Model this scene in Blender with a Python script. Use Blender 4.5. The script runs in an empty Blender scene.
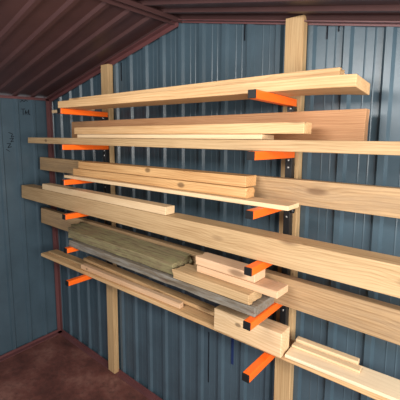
import bpy, bmesh, math, random
from mathutils import Vector, Matrix, noise
random.seed(7)
S = bpy.context.scene
COL = S.collection

# ------------------------------------------------------------------ helpers
def link(o, parent=None):
    COL.objects.link(o)
    if parent: o.parent = parent
    return o

def obj(name, bm, mat, parent=None, smooth=False):
    me = bpy.data.meshes.new(name)
    bmesh.ops.recalc_face_normals(bm, faces=bm.faces)
    bm.to_mesh(me); bm.free()
    if smooth:
        for f in me.polygons: f.use_smooth = True
    me.materials.append(mat)
    return link(bpy.data.objects.new(name, me), parent)

def tag(o, label, cat, group=None):
    o['label'] = label; o['category'] = cat
    if group: o['group'] = group
    return o

def empty(name, loc):
    o = bpy.data.objects.new(name, None); o.empty_display_size = .05
    o.location = loc
    return link(o)

def struct(name, bm, mat):
    o = obj(name, bm, mat); o['kind'] = 'structure'; return o

def box(bm, x0, x1, y0, y1, z0, z1, bev=0.0):
    g = bmesh.ops.create_cube(bm, size=1.0)
    vs = g['verts']
    for v in vs:
        v.co = Vector(((x0+x1)/2+v.co.x*(x1-x0), (y0+y1)/2+v.co.y*(y1-y0), (z0+z1)/2+v.co.z*(z1-z0)))
    if bev > 0:
        es = list({e for v in vs for e in v.link_edges})
        bmesh.ops.bevel(bm, geom=es, offset=bev, segments=2, affect='EDGES', profile=.5)
    return vs

# ------------------------------------------------------------------ materials
def nt(name):
    m = bpy.data.materials.new(name); m.use_nodes = True
    t = m.node_tree; t.nodes.clear()
    out = t.nodes.new('ShaderNodeOutputMaterial')
    b = t.nodes.new('ShaderNodeBsdfPrincipled')
    t.links.new(b.outputs[0], out.inputs[0])
    return m, t, b

class N:
    """tiny node-graph writer"""
    def __init__(s, t): s.t = t
    def new(s, typ, **kw):
        n = s.t.nodes.new(typ)
        for k, v in kw.items(): setattr(n, k, v)
        return n
    def put(s, sock, v):
        if isinstance(v, bpy.types.NodeSocket): s.t.links.new(v, sock)
        elif v is not None: sock.default_value = v
    def math(s, op, a, b=None, c=None, clamp=False):
        n = s.new('ShaderNodeMath', operation=op); n.use_clamp = clamp
        s.put(n.inputs[0], a); s.put(n.inputs[1], b)
        if c is not None: s.put(n.inputs[2], c)
        return n.outputs[0]
    def vmath(s, op, a, b=None):
        n = s.new('ShaderNodeVectorMath', operation=op)
        s.put(n.inputs[0], a); s.put(n.inputs[1], b)
        return n.outputs[1] if op == 'LENGTH' else n.outputs[0]
    def noise(s, vec, scale, detail=3, rough=.55, color=False):
        n = s.new('ShaderNodeTexNoise'); s.put(n.inputs['Vector'], vec)
        n.inputs['Scale'].default_value = scale; n.inputs['Detail'].default_value = detail
        n.inputs['Roughness'].default_value = rough
        return n.outputs['Color' if color else 'Fac']
    def ramp(s, fac, stops, interp='LINEAR'):
        n = s.new('ShaderNodeValToRGB'); n.color_ramp.interpolation = interp
        e = n.color_ramp.elements
        while len(e) < len(stops): e.new(.5)
        for i, (p, c) in enumerate(stops):
            e[i].position = p; e[i].color = (*c, 1) if len(c) == 3 else c
        s.put(n.inputs[0], fac); return n.outputs[0]
    def mix(s, fac, a, b, mode='MIX'):
        n = s.new('ShaderNodeMix', data_type='RGBA', blend_type=mode)
        s.put(n.inputs[0], fac)
        s.put(n.inputs[6], a if isinstance(a, bpy.types.NodeSocket) else (*a, 1))
        s.put(n.inputs[7], b if isinstance(b, bpy.types.NodeSocket) else (*b, 1))
        return n.outputs[2]
    def bump(s, h, strength, dist):
        n = s.new('ShaderNodeBump'); s.put(n.inputs['Height'], h)
        n.inputs['Strength'].default_value = strength; n.inputs['Distance'].default_value = dist
        return n.outputs[0]

def wood(name, light, dark, knot=(.10, .045, .02), freq=95, knots=.5, stain=None, stain_amt=0., rough=.62, contrast=1., cen=(-.03, -.09), kn=(), sfreq=(4., 20., 20.)):
    light = tuple(a*k for a, k in zip(light, (.93, .88, .80))); dark = tuple(a*k for a, k in zip(dark, (.82, .74, .62)))
    m, t, b = nt(name); g = N(t)
    tc = g.new('ShaderNodeTexCoord').outputs['Object']
    oi = g.new('ShaderNodeObjectInfo').outputs['Random']
    rnd = g.new('ShaderNodeCombineXYZ')
    g.put(rnd.inputs[0], g.math('MULTIPLY', oi, 37.)); g.put(rnd.inputs[1], g.math('MULTIPLY', oi, .03)); g.put(rnd.inputs[2], g.math('MULTIPLY', oi, .05))
    p = g.vmath('ADD', tc, rnd.outputs[0])
    # slow wander of the grain along the board
    wv = g.vmath('MULTIPLY', p, (1.7, 7., 7.))
    w = g.vmath('MULTIPLY', g.vmath('SUBTRACT', g.noise(wv, 1.0, 2, .5, True), (.5, .5, .5)), (0, .07, .07))
    # knots
    kv = g.vmath('MULTIPLY', p, (3.1, 9., 9.))
    vo = g.new('ShaderNodeTexVoronoi', feature='F1'); g.put(vo.inputs['Vector'], kv); vo.inputs['Scale'].default_value = 1.
    sep = g.new('ShaderNodeSeparateColor'); g.put(sep.inputs[0], vo.outputs['Color'])
    pick = g.math('LESS_THAN', sep.outputs[0], knots*.6)
    near = g.math('MULTIPLY', pick, g.ramp(vo.outputs['Distance'], [(0., (1, 1, 1)), (.32, (0, 0, 0))]))
    core = g.math('MULTIPLY', pick, g.ramp(vo.outputs['Distance'], [(.075, (1, 1, 1)), (.15, (0, 0, 0))]))
    for (kx, ky, kz, ks) in kn:          # individual knots of this piece
        dist = g.vmath('LENGTH', g.vmath('MULTIPLY', g.vmath('SUBTRACT', tc, (kx, ky, kz)), (.6/ks, 1/ks, 1/ks)))
        near = g.math('MAXIMUM', near, g.ramp(g.math('MULTIPLY', dist, .25), [(0., (1, 1, 1)), (1., (0, 0, 0))]))
        core = g.math('MAXIMUM', core, g.ramp(dist, [(.55, (1, 1, 1)), (1., (0, 0, 0))]))
    q = g.vmath('ADD', p, w)
    s2 = g.new('ShaderNodeSeparateXYZ'); g.put(s2.inputs[0], q)
    y = g.math('ADD', s2.outputs[1], -cen[0]); z = g.math('ADD', s2.outputs[2], -cen[1])
    r = g.math('SQRT', g.math('ADD', g.math('MULTIPLY', y, y), g.math('MULTIPLY', z, z)))
    r = g.math('ADD', r, g.math('MULTIPLY', near, .018))
    ring = g.math('FRACT', g.math('MULTIPLY', r, freq*1.5))
    ringf = g.ramp(ring, [(0., (.05,)*3), (.55, (.42,)*3), (.86, (1,)*3), (1., (.05,)*3)])
    fib = g.noise(g.vmath('MULTIPLY', p, (5., 190., 190.)), 1., 3, .7)
    patch = g.noise(g.vmath('MULTIPLY', p, (2.2, 14., 14.)), 1., 3, .6)
    f = g.math('ADD', g.math('MULTIPLY', ringf, .42*contrast), g.math('MULTIPLY', g.math('SUBTRACT', fib, .5), 1.5*contrast))
    f = g.math('ADD', f, g.math('MULTIPLY', g.math('SUBTRACT', patch, .42), 1.1), clamp=True)
    c = g.mix(f, light, dark)
    if stain:
        sn = g.noise(g.vmath('MULTIPLY', p, sfreq), 1., 5, .75)
        c = g.mix(g.math('MULTIPLY', g.ramp(sn, [(.42, (0, 0, 0)), (.62, (1, 1, 1))]), stain_amt), c, stain)
    c = g.mix(g.math('MULTIPLY', core, .65), c, knot)
    g.put(b.inputs['Base Color'], c); b.inputs['Roughness'].default_value = rough
    b.inputs['Specular IOR Level'].default_value = .3
    g.put(b.inputs['Normal'], g.bump(g.math('ADD', fib, g.math('MULTIPLY', ringf, .5)), .35, .0015))
    return m

def plain(name, col, rough=.5, spec=.5, bump=0., var=.15, scale=30, metal=0.):
    m, t, b = nt(name); g = N(t)
    tc = g.new('ShaderNodeTexCoord').outputs['Object']
    n = g.noise(tc, scale, 4, .6)
    c = g.mix(n, tuple(x*(1-var) for x in col), tuple(min(1, x*(1+var)) for x in col))
    g.put(b.inputs['Base Color'], c); b.inputs['Roughness'].default_value = rough
    b.inputs['Specular IOR Level'].default_value = spec; b.inputs['Metallic'].default_value = metal
    if bump: g.put(b.inputs['Normal'], g.bump(n, bump, .002))
    return m

PINE   = wood('fresh_pine', (.70, .48, .27), (.48, .27, .12), freq=85)
PINEO  = wood('golden_pine', (.68, .43, .21), (.42, .21, .08), freq=70, knots=.6)
PALE   = wood('pale_pine', (.78, .60, .40), (.60, .41, .23), freq=80, contrast=.55)
OVEREXPOSED = wood('overexposed_pine', (.86, .72, .54), (.70, .54, .36), freq=60, contrast=.5)  # pale pine, lightened in colour to stand in for overexposing light
PINK   = wood('pinkish_pine', (.76, .53, .36), (.58, .35, .20), freq=80, contrast=.6)
CEDAR  = wood('reddish_cedar', (.50, .285, .155), (.34, .17, .085), freq=110, knots=.15)
TAN    = wood('aged_tan_lumber', (.56, .40, .235), (.34, .215, .105), freq=75, knots=.4)
TAND   = wood('aged_brown_lumber', (.50, .345, .20), (.28, .175, .09), freq=60, knots=.45, stain=(.24, .17, .11), stain_amt=.4)
GREEN  = wood('green_weathered_lumber', (.26, .21, .13), (.09, .065, .045), freq=60, knots=.3, stain=(.27, .25, .12), stain_amt=.7, contrast=1.4, sfreq=(11., 55., 55.))
GREY   = wood('grey_weathered_lumber', (.20, .17, .135), (.11, .088, .066), freq=70, knots=.2, stain=(.27, .26, .24), stain_amt=.6, sfreq=(8., 60., 60.))
STUD   = wood('stud_pine', (.62, .44, .25), (.45, .28, .14), freq=60, knots=.35)

def ribbed_paint(name, col, rust=None, rough=.36, var=.14, streak=.10, dirty=None):
    m, t, b = nt(name); g = N(t)
    tc = g.new('ShaderNodeTexCoord').outputs['Object']
    n1 = g.noise(g.vmath('MULTIPLY', tc, (28., 28., 1.6)), 1., 4, .6)
    n2 = g.noise(tc, 5., 5, .65)
    c = g.mix(n1, tuple(x*(1-streak) for x in col), tuple(x*(1+streak) for x in col))
    c = g.mix(g.ramp(n2, [(.35, (0, 0, 0)), (.7, (1, 1, 1))]), c, tuple(x*(1-var*1.6) for x in col))
    if dirty:
        n3 = g.noise(tc, 22., 5, .75)
        c = g.mix(g.math('MULTIPLY', g.ramp(n3, [(.6, (0, 0, 0)), (.72, (1, 1, 1))]), .6), c, dirty)
    g.put(b.inputs['Base Color'], c); b.inputs['Roughness'].default_value = rough
    b.inputs['Specular IOR Level'].default_value = .6
    g.put(b.inputs['Normal'], g.bump(n2, .25, .004))
    return m

BLUE = ribbed_paint('blue_grey_sheet', (.062, .102, .132), dirty=(.06, .085, .11))
MAROON = ribbed_paint('maroon_sheet', (.080, .034, .032), rough=.5, dirty=(.07, .03, .03))
TRIM = ribbed_paint('maroon_trim', (.15, .055, .055), rough=.45)

def floor_mat():
    m, t, b = nt('rusty_floor'); g = N(t)
    tc = g.new('ShaderNodeTexCoord').outputs['Object']
    n = g.noise(tc, 4.5, 6, .7); n2 = g.noise(tc, 30., 4, .7)
    c = g.ramp(n, [(.3, (.06, .018, .014)), (.5, (.15, .05, .038)), (.68, (.25, .11, .085))])
    c = g.mix(g.ramp(n2, [(.5, (0, 0, 0)), (.75, (.7, .7, .7))]), c, (.06, .028, .022))
    g.put(b.inputs['Base Color'], c); b.inputs['Roughness'].default_value = .7
    g.put(b.inputs['Normal'], g.bump(n2, .4, .004))
    return m
FLOOR = floor_mat()
ORANGE = plain('orange_powder_coat', (.90, .135, .008), rough=.38, var=.05, scale=60)
BLACK = plain('black_steel', (.012, .012, .013), rough=.45, var=.3)
CAPM = plain('black_plastic_cap', (.008, .008, .009), rough=.55, spec=.3)
STEEL = plain('zinc_screw', (.6, .6, .58), rough=.35, metal=.8)
MARK = plain('dark_marker', (.012, .014, .02), rough=.8, spec=.1)
BLUEMARK = plain('dark_blue_streak', (.015, .03, .10), rough=.6, spec=.2)

# ------------------------------------------------------------------ the shed
XC, XR = -.754, 1.825            # left wall, right eave
YW, YF = .053, -2.9             # gable wall sheet, open front
ZF, ZE, ZP = -1.591, .2515, .547
XP = (XC+XR)/2
SL = (ZP-ZE)/(XP-XC)
PITCH = .1278
BEAD = .0012
SLR = SL-.010
def roofz(x): return ZP-(SL if x < XP else SLR)*abs(x-XP)

def rib_profile(u0, u1, first, PITCH=PITCH, BEAD=BEAD):
    """sheet profile: list of (u, depth toward the room)"""
    pts = [(u0, 0)]
    k = math.floor((u0-first)/PITCH)-1
    c = first+k*PITCH
    while c < u1+PITCH:
        for du, d in ((-.020, 0), (-.011, .014), (.009, .014), (.018, 0),
                      (.052, 0), (.055, BEAD), (.058, 0), (.082, 0), (.085, BEAD), (.088, 0)):
            if u0 < c+du < u1: pts.append((c+du, d))
        c += PITCH
    pts.append((u1, 0)); return pts

# gable wall
bm = bmesh.new(); prev = None
for x, d in rib_profile(XC, XR, -.608):
    a = bm.verts.new((x, YW-d, ZF)); b_ = bm.verts.new((x, YW-d, roofz(x)+.004))
    if prev: bm.faces.new((prev[0], a, b_, prev[1]))
    prev = (a, b_)
wall_back = struct('wall_back', bm, BLUE)
# left wall
bm = bmesh.new(); prev = None
for y, d in rib_profile(YF, YW, -.209+.1225*5, .1225, 0):
    a = bm.verts.new((XC+d, y, ZF)); b_ = bm.verts.new((XC+d, y, ZE+.003))
    if prev: bm.faces.new((prev[0], a, b_, prev[1]))
    prev = (a, b_)
wall_left = struct('wall_left', bm, BLUE)
# roof: two ribbed slopes
def slope(x0, z0, x1, z1, name):
    bm = bmesh.new(); prev = None
    L = Vector((x1-x0, 0, z1-z0)).normalized(); nrm = Vector((0, -1, 0)).cross(L)
    if nrm.z > 0: nrm = -nrm
    for y, d in rib_profile(YF, YW, -.09, .1275):
        d = 0 if d < .003 else d
        a = bm.verts.new(Vector((x0, y, z0))+nrm*d); b_ = bm.verts.new(Vector((x1, y, z1))+nrm*d)
        if prev: bm.faces.new((prev[0], a, b_, prev[1]))
        prev = (a, b_)
    return struct(name, bm, MAROON)
slope(XC-.05, ZE-.05*SL+.012, XP, ZP+.012, 'ceiling')
slope(XP, ZP+.012, XR+.05, roofz(XR+.05)+.012, 'ceiling')
# floor
bm = bmesh.new(); bmesh.ops.create_grid(bm, x_segments=2, y_segments=2, size=.5)
for v in bm.verts: v.co = Vector(((XC+XR)/2+v.co.x*(XR-XC+.1), (YW+YF)/2+v.co.y*(YW-YF), ZF))
struct('floor', bm, FLOOR)
# trims (all set into corners)
def slab(bm, P, Q, h, d, up, out):
    """bar from P to Q, section h along up, d along out"""
    P, Q, up, out = map(Vector, (P, Q, up, out))
    c = [P, P+up*h, P+up*h+out*d, P+out*d, Q, Q+up*h, Q+up*h+out*d, Q+out*d]
    v = [bm.verts.new(x) for x in c]
    for f in ((0,1,2,3), (4,5,6,7), (0,1,5,4), (1,2,6,5), (2,3,7,6), (3,0,4,7)): bm.faces.new([v[i] for i in f])
def trim(name, parts, mat=TRIM):
    bm = bmesh.new()
    for a in parts: slab(bm, *a)
    return struct(name, bm, mat)
yf = YW-.016
# rake trims: angle strip on wall under each slope
for i, (xa, xb) in enumerate(((XC, XP), (XP, XR))):
    za, zb = roofz(xa), roofz(xb); h = .034 if i == 0 else .018
    trim('trim_%d' % (i+1), [((xa, yf, za-h), (xb, yf, zb-h), h, .004, (0,0,1), (0,-1,0)),
                             ((xa, yf-.004, za-.012), (xb, yf-.004, zb-.012), .004, .03, (0,0,1), (0,-1,0))])
# corner angle
trim('trim_3', [((XC+.016, yf-.001, ZF+.023), (XC+.016, yf-.001, ZE), .032, .004, (1,0,0), (0,-1,0)),
                ((XC+.016, yf-.001, ZF+.023), (XC+.016, yf-.001, ZE), .004, .030, (1,0,0), (0,-1,0))])
# eave strip on left wall
trim('trim_4', [((XC+.016, YF, ZE-.016), (XC+.016, yf, ZE-.016), .016, .004, (0,0,1), (1,0,0)),
                ((XC+.016, YF, ZE-.004), (XC+.016, yf, ZE-.004), .004, .02, (0,0,1), (1,0,0))])
# floor channels
trim('baseboard_back', [((XC+.02, yf, ZF), (XR, yf, ZF), .022, .004, (0,0,1), (0,-1,0)),
                        ((XC+.02, yf, ZF), (XR, yf, ZF), .004, .035, (0,0,1), (0,-1,0))])
trim('baseboard_left', [((XC+.016, YF, ZF), (XC+.016, yf, ZF), .022, .004, (0,0,1), (1,0,0)),
                        ((XC+.016, YF, ZF), (XC+.016, yf, ZF), .004, .035, (0,0,1), (1,0,0))])
# ridge channel hanging under the peak, running to the front
trim('trim_5', [((XP-.026, YF, ZP-.026), (XP-.026, yf, ZP-.026), .022, .004, (0,0,1), (1,0,0)),
                ((XP+.022, YF, ZP-.026), (XP+.022, yf, ZP-.026), .022, .004, (0,0,1), (1,0,0)),
                ((XP-.026, YF, ZP-.006), (XP-.026, yf, ZP-.006), .003, .052, (0,0,1), (1,0,0))], MAROON)

# marks on the walls: dark sealant drips, blue streak, pen scribbles
def wallpart(name, bm, mat, par): return obj(name, bm, mat, par)
for x, z0, z1, w in ((.078, .30, .405, .006), (.28, .37, .44, .007), (.895, .385, .455, .005), (.785, .33, .46, .003), (1.236, .33, .385, .005), (1.275, .35, .375, .004),
                     (1.04, -1.14, -.97, .006), (.72, -1.3, -1.02, .004)):
    bm = bmesh.new(); box(bm, x-w/2, x+w/2, YW-.0035, YW+.001, z0, z1, .0008)
    wallpart('sealant_drip', bm, MARK, wall_back)
bm = bmesh.new(); box(bm, .855, .868, YW-.0035, YW+.001, -1.13, -.88, .0008)
wallpart('blue_streak', bm, BLUEMARK, wall_back)
def scribble(strokes, cy, cz, s):
    bm = bmesh.new()
    for st in strokes:
        for (a, b_) in zip(st[:-1], st[1:]):
            # drawing plane: u runs toward +y (right as seen from the room), v up
            P = Vector((0, cy+a[0]*s, cz+a[1]*s)); Q = Vector((0, cy+b_[0]*s, cz+b_[1]*s))
            d = (Q-P).normalized(); n = Vector((1, 0, 0)).cross(d)*.0022
            vs = [bm.verts.new(v+Vector((XC+.0015, 0, 0))) for v in (P-n, P+n, Q+n, Q-n)]
            bm.faces.new(vs)
            vs2 = [bm.verts.new(v.co+Vector((-.001, 0, 0))) for v in vs]; bm.faces.new(vs2[::-1])
            for i in range(4): bm.faces.new((vs[i], vs2[i], vs2[(i+1) % 4], vs[(i+1) % 4]))
    return wallpart('pen_scribble', bm, MARK, wall_left)
scribble([[(-.6,.0),(-.3,.35),(0,.1),(.25,.4),(.6,.2)]], -.150, .215, .045)
scribble([[(-.7,.45),(.1,.5)],[(-.3,.5),(-.35,-.6)],[(0,-.5),(.15,.25),(.4,-.5)],[(.05,-.15),(.35,-.15)],[(.7,-.5),(.72,.4),(.5,-.1),(.95,-.55)]], -.148, .150, .040)
scribble([[(-.2,1.),(.3,.8),(.1,.4),(.5,.5)],[(-.1,.2),(.4,.25),(0,-.2),(.4,-.1)],[(-.5,-.4),(.0,-.4),(-.4,-.9),(.1,-.8)],[(-.6,-1.1),(-.2,-1.4)]], -.262, -.05, .055)

# ------------------------------------------------------------------ wall posts
def post(xa, xb, zb, zt, half, label):
    """stud screwed to the wall: bottom centre xb at zb, top centre xa at zt; front face at y=0"""
    bm = bmesh.new(); box(bm, -half, half, -.038, 0, 0, zt-zb, .0025)
    for v in bm.verts: v.co = Vector((v.co.z, v.co.y, -v.co.x))      # long axis to local X for the grain
    o = obj('wall_post', bm, STUD)
    d = Vector((xa-xb, 0, zt-zb)).normalized()
    # local X -> d, local Y -> world Y, local Z -> X x Y
    y = Vector((0, 1, 0)); z = d.cross(y).normalized()
    R = Matrix((d, y, z)).transposed().to_4x4()
    o.matrix_world = Matrix.Translation((xb, .038, zb)) @ R
    return tag(o, label, 'post', None)
post(-.017, -.036, ZF+.004, .400, .034, 'pale timber stud standing against the blue wall behind the left rack arms')
post(1.134, 1.138, ZF+.004, .420, .035, 'pale timber stud standing against the blue wall behind the right rack arms')

# ------------------------------------------------------------------ lumber racks
TILT = .0345; ROLL = -math.atan(TILT)
Z0, STEP, TIP = .115, .1925, -.3226
ZT = [Z0-i*STEP for i in range(6)]
HALF = .014
def make_rack(x, label):
    r = empty('lumber_rack', (x, 0, ZT[-1]-.05))
    zb = r.location.z
    bm = bmesh.new(); box(bm, -.0125, .0125, -.032, -.0005, 0, ZT[0]-zb-.012, .0015)
    obj('wall_rail', bm, BLACK, r)
    for z in ZT:
        L = -TIP-.006
        bm = bmesh.new(); box(bm, -HALF, HALF, 0, L-.006, -HALF, HALF, .0022)
        a = obj('arm', bm, ORANGE, r); a.location = (0, TIP+.006, z-zb); a.rotation_euler = (ROLL, 0, 0)
        bm = bmesh.new(); box(bm, -HALF+.0004, HALF-.0004, -.006, .0, -HALF+.0004, HALF-.0004, .0012)
        c = obj('end_cap', bm, CAPM, a)
        for dz in (-.022, -.05):
            bm = bmesh.new(); bmesh.ops.create_uvsphere(bm, u_segments=10, v_segments=6, radius=.0045)
            for v in bm.verts: v.co.y *= .5
            s = obj('screw', bm, STEEL, r, True); s.location = (.0, -.0325, z-zb+dz-.01)
        if z not in (ZT[2], ZT[4]): continue
        bm = bmesh.new(); bmesh.ops.create_cone(bm, segments=14, radius1=.010, radius2=.010, depth=.012, cap_ends=True)
        bmesh.ops.rotate(bm, verts=bm.verts, cent=(0,0,0), matrix=Matrix.Rotation(math.pi/2, 3, 'Y'))
        k = obj('locking_pin', bm, BLACK, r, True); k.location = (.0187, -.022, z-zb-.035)
    return tag(r, label, 'rack', None)
make_rack(0., 'left black wall rail with six orange lumber arms in front of the left stud')
make_rack(1.144, 'right black wall rail with six orange lumber arms in front of the right stud')

# ------------------------------------------------------------------ lumber
def arm_top(level, y): return ZT[level-1]+HALF-TILT*(y-TIP)
EPS = .0012
def board(name, label, cat, level, h, P, Q, depth, thick, mat, group=None,
          skew=(0., 0.), rough_end=(0., 0.), bev=.0022, bow=.0, z_lift=(0., 0.), curl=0., wav=.0, roll_extra=0., twist=0., thin_left=None):
    """P,Q: front-bottom corners (x,y), left and right, lying h above the arms of that level.
    skew: how far each end's back corner is shifted along the board."""
    x0, y0 = P; x1, y1 = Q
    A = Vector((x0, y0, arm_top(level, y0)+h+EPS+z_lift[0])); B = Vector((x1, y1, arm_top(level, y1)+h+EPS+z_lift[1]))
    L = (B-A).length
    nseg = max(4, int(L/.06)); 
    bm = bmesh.new()
    ny, nz = (6, 3) if (rough_end[0] or rough_end[1] or wav) else (2, 1)
    rows = []
    sd = random.random()*100
    for i in range(nseg+1):
        t = i/nseg; ring = []
        for j in range(ny+1):
            for k in range(nz+1):
                if 0 < j < ny and 0 < k < nz: ring.append(None); continue
                u, w = j/ny, k/nz
                x = t*L + (skew[0]*(1-t)**8 + skew[1]*t**8)*u
                if i == 0 and rough_end[0]: x += rough_end[0]*noise.noise(Vector((sd, u*6, w*3)))
                if i == nseg and rough_end[1]: x += rough_end[1]*noise.noise(Vector((sd+5, u*6, w*3)))
                y = u*depth; z = w*(thick if thin_left is None else thin_left+(thick-thin_left)*t)
                e = max(0, (t-.86)/.14); z -= twist*e*e*u
                if wav:
                    y += wav*noise.noise(Vector((t*L*7+sd, u*2, w*2)))*(1 if j in (0, ny) else .3)
                    if k == nz: z += wav*.5*noise.noise(Vector((t*L*9, u*5+sd, w)))
                z += bow*math.sin(math.pi*t) + curl*e*e
                ring.append(bm.verts.new((x, y, z)))
        rows.append(ring)
    def idx(j, k): return j*(nz+1)+k
    loop = [(j, 0) for j in range(ny)]+[(ny, k) for k in range(nz)]+[(j, nz) for j in range(ny, 0, -1)]+[(0, k) for k in range(nz, 0, -1)]
    for i in range(nseg):
        for a in range(len(loop)):
            p, q = idx(*loop[a]), idx(*loop[(a+1) % len(loop)])
            bm.faces.new((rows[i][p], rows[i][q], rows[i+1][q], rows[i+1][p]))
    for r_ in (rows[0], rows[-1]): bm.faces.new([r_[idx(*c)] for c in loop])
    bmesh.ops.recalc_face_normals(bm, faces=bm.faces)
    if bev:
        es = [e for e in bm.edges if len(e.link_faces) == 2 and e.calc_face_angle(0) > .9]
        bmesh.ops.bevel(bm, geom=es, offset=bev, segments=2, affect='EDGES', profile=.5, clamp_overlap=True)
    o = obj(name, bm, mat)
    d = (B-A).normalized(); roll = Vector((0, math.cos(ROLL+roll_extra), math.sin(ROLL+roll_extra)))
    z = d.cross(roll).normalized(); y = z.cross(d)
    o.matrix_world = Matrix.Translation(A) @ Matrix((d, y, z)).transposed().to_4x4()
    return tag(o, label, cat, group)

# variants of the timbers that carry individual knots (local x along the piece, y depth, z height)
KD = (.05, .025, .012)
def T_(n, base, kn, **k): return wood(n, *base, knot=KD, kn=kn, **k)
B_TAN = ((.56, .40, .235), (.34, .215, .105)); B_GOLD = ((.68, .43, .21), (.42, .21, .08)); B_PALE = ((.78, .60, .40), (.60, .41, .23)); B_PINK = ((.76, .53, .36), (.58, .35, .20))
TAN_F = T_('aged_tan_knot', B_TAN, [(.235, 0, .018, .011)], freq=75, knots=.2)
GOLD_1 = T_('golden_pine_upper', B_GOLD, [(.56, 0, .028, .013), (.83, .01, .038, .010)], freq=70, knots=.4)
GOLD_2 = T_('golden_pine_lower', B_GOLD, [(.81, 0, .02, .014)], freq=70, knots=.4)
BLOCKM = T_('pale_pine_block', B_PALE, [(.113, 0, .060, .010)], freq=60, knots=.1, cen=(-.03, -.02))
PINK_6 = T_('pinkish_pine_stick', B_PINK, [(.06, 0, .012, .007)], freq=80, knots=.3)
# level 1 (top arms)
board('lumber_board', 'wide pale pine board lying across the top arms with its underside showing', 'board', 1, 0, (-.012, -.318), (1.412, -.215), .15, .036, PINE, skew=(0, .012), curl=-.004, twist=.008)
board('lumber_board', 'topmost narrow pine board lying on the wide pine board, highest in the rack', 'board', 1, .0375, (.06, -.295), (1.35, -.165), .089, .030, PINE, rough_end=(0, .02), curl=-.002, thin_left=.010)
board('wood_strip', 'short end of thin pale strip poking past the top left arm', 'strip', 1, 0, (-.365, -.158), (.045, -.150), .03, .019, PALE)
# level 2
board('lumber_board', 'long narrow tan board with a small dark knot, front of the second arms', 'board', 2, 0, (-.522, -.25), (1.72, -.25), .135, .036, TAN_F, wav=.002)
board('wood_strip', 'thin pale strip under the light stick on the second arms', 'strip', 2, .0375, (.04, -.24), (1.132, -.225), .095, .018, PALE)
board('lumber_board', 'light square-ended pine stick ending by the right stud on the second arms', 'board', 2, .0572, (-.012, -.225), (1.270, -.215), .066, .037, PINE)
board('lumber_board', 'reddish plank standing on edge at the back of the second arms', 'board', 2, 0, (-.27, -.082), (1.410, -.082), .036, .139, CEDAR, rough_end=(0, .012))
# level 3
board('lumber_board', 'long tan two-by-four on edge at the back of the third arms', 'board', 3, 0, (-.672, -.10), (1.74, -.10), .037, .09, TAND, wav=.001)
board('lumber_board', 'thin wide pale board lowest on the third arms, ending over the right arm', 'board', 3, 0, (-.085, -.257), (1.238, -.238), .094, .016, PALE)
board('lumber_stud', 'lower golden pine stud of the stacked pair on the third arms', 'stud', 3, .0175, (-.045, -.222), (1.072, -.218), .062, .038, GOLD_2, rough_end=(0, .015))
board('lumber_stud', 'upper golden pine stud with a knot, on top of the pair on the third arms', 'stud', 3, .057, (-.005, -.212), (1.062, -.205), .08, .040, GOLD_1, rough_end=(0, .02))
# level 4
board('timber_beam', 'long square tan beam across the fourth arms, thickest timber in the rack', 'beam', 4, 0, (-.685, -.24), (1.76, -.24), .089, .09, TAN, bev=.003)
board('lumber_board', 'short pale pine stick lying on the long square beam', 'board', 4, .0915, (-.39, -.236), (.692, -.236), .060, .036, PALE)
# level 5
board('lumber_board', 'weathered grey plank lying flat on the fifth arms under the others', 'board', 5, 0, (-.02, -.285), (1.150, -.278), .152, .034, GREY, wav=.006)
board('lumber_board', 'greenish weathered thick plank with a ragged left end on the grey plank', 'board', 5, .038, (-.03, -.262), (.762, -.262), .122, .050, GREEN, rough_end=(.10, .01), wav=.004, skew=(-.08, 0), roll_extra=.15)
board('lumber_board', 'long brown plank on edge at the back of the fifth arms running out of view', 'board', 5, 0, (-.655, -.122), (1.74, -.122), .038, .108, TAND)
board('lumber_board', 'yellow-brown board with split end grain beneath the two pinkish boards', 'board', 5, .038, (.775, -.283), (1.128, -.280), .10, .036, TAN, rough_end=(.02, .008))
board('lumber_board', 'lower pinkish board on the fifth level, ending beside the right rail', 'board', 5, .0755, (.86, -.232), (1.212, -.240), .085, .026, PINK)
board('lumber_board', 'shorter pinkish block board atop the lower pinkish board, under the fourth right arm', 'board', 5, .103, (.85, -.228), (1.122, -.232), .080, .033, PINK, rough_end=(.02, 0))
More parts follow.
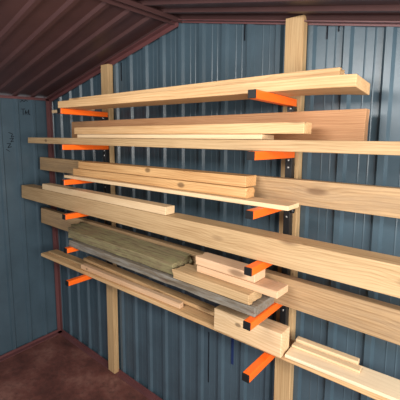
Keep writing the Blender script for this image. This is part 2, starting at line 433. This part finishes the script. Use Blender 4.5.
# level 6
board('lumber_board', 'lowest long wide pine board resting on the bottom arms', 'board', 6, 0, (-.50, -.215), (1.70, -.140), .122, .020, PINE)
board('wood_strip', 'thin tan strip near the left end of the lowest wide board, along its front', 'strip', 6, .0212, (-.47, -.175), (.60, -.125), .028, .012, TAN)
board('wood_strip', 'pinkish stick on the lowest wide board, nearest its front edge', 'strip', 6, .0212, (-.06, -.188), (.705, -.158), .028, .026, PINK_6)
board('lumber_board', 'rough brown slat with a curled right end behind the pinkish stick', 'board', 6, .0345, (-.14, -.118), (.872, -.124), .055, .017, PINE, rough_end=(.03, .03), wav=.004)
board('lumber_block', 'short thick pine block with a knot standing on edge on the lowest board', 'block', 6, .0212, (.917, -.190), (1.208, -.185), .075, .092, BLOCKM, bev=.003)
board('lumber_board', 'pale board, coloured as if overexposed, right of the pine block on the lowest wide board', 'board', 6, .0212, (1.215, -.168), (1.74, -.135), .11, .012, OVEREXPOSED)
board('molding_strip', 'front pale molding strip of the pair right of the pine block', 'molding', 6, .0345, (1.215, -.108), (1.445, -.098), .030, .009, PALE)
board('molding_strip', 'rear pale molding strip of the pair right of the pine block, nearest the wall', 'molding', 6, .0345, (1.215, -.072), (1.43, -.062), .028, .017, PALE)

# ------------------------------------------------------------------ light
W = bpy.data.worlds.new('World'); S.world = W; W.use_nodes = True
bg = W.node_tree.nodes['Background']; bg.inputs[0].default_value = (.90, .95, 1., 1); bg.inputs[1].default_value = .62
def area(name, loc, target, sx, sy, power, col):
    l = bpy.data.lights.new(name, 'AREA'); l.shape = 'RECTANGLE'; l.size = sx; l.size_y = sy; l.energy = power; l.color = col
    o = bpy.data.objects.new(name, l); o.location = loc
    o.rotation_euler = (Vector(target)-Vector(loc)).to_track_quat('-Z', 'Y').to_euler()
    COL.objects.link(o)
area('side_door_daylight', (2.75, -1.15, -.1), (.9, -.1, -.4), 1.1, .9, 60, (1., .96, .90))
area('added_top_fill', (1.05, -1.42, .34), (.75, 0, -.5), .7, .25, 19, (1., .97, .93))  # added fill light for the board tops; the shed has no known lamp here

# ------------------------------------------------------------------ camera
cam = bpy.data.cameras.new('camera'); co = bpy.data.objects.new('camera', cam); COL.objects.link(co)
co.location = (1.6967, -1.3083, -.0013); co.rotation_euler = (1.4441, .0069, .7377)
cam.sensor_width = 36; cam.sensor_fit = 'HORIZONTAL'
cam.lens = 346.701/400*36
cam.shift_x = 29.935/400; cam.shift_y = -23.631/400
cam.clip_start = .02
S.camera = co
S.view_settings.view_transform = 'Standard'; S.view_settings.look = 'None'
S.view_settings.gamma = 1; S.view_settings.exposure = .08
S.view_settings.use_curve_mapping = False
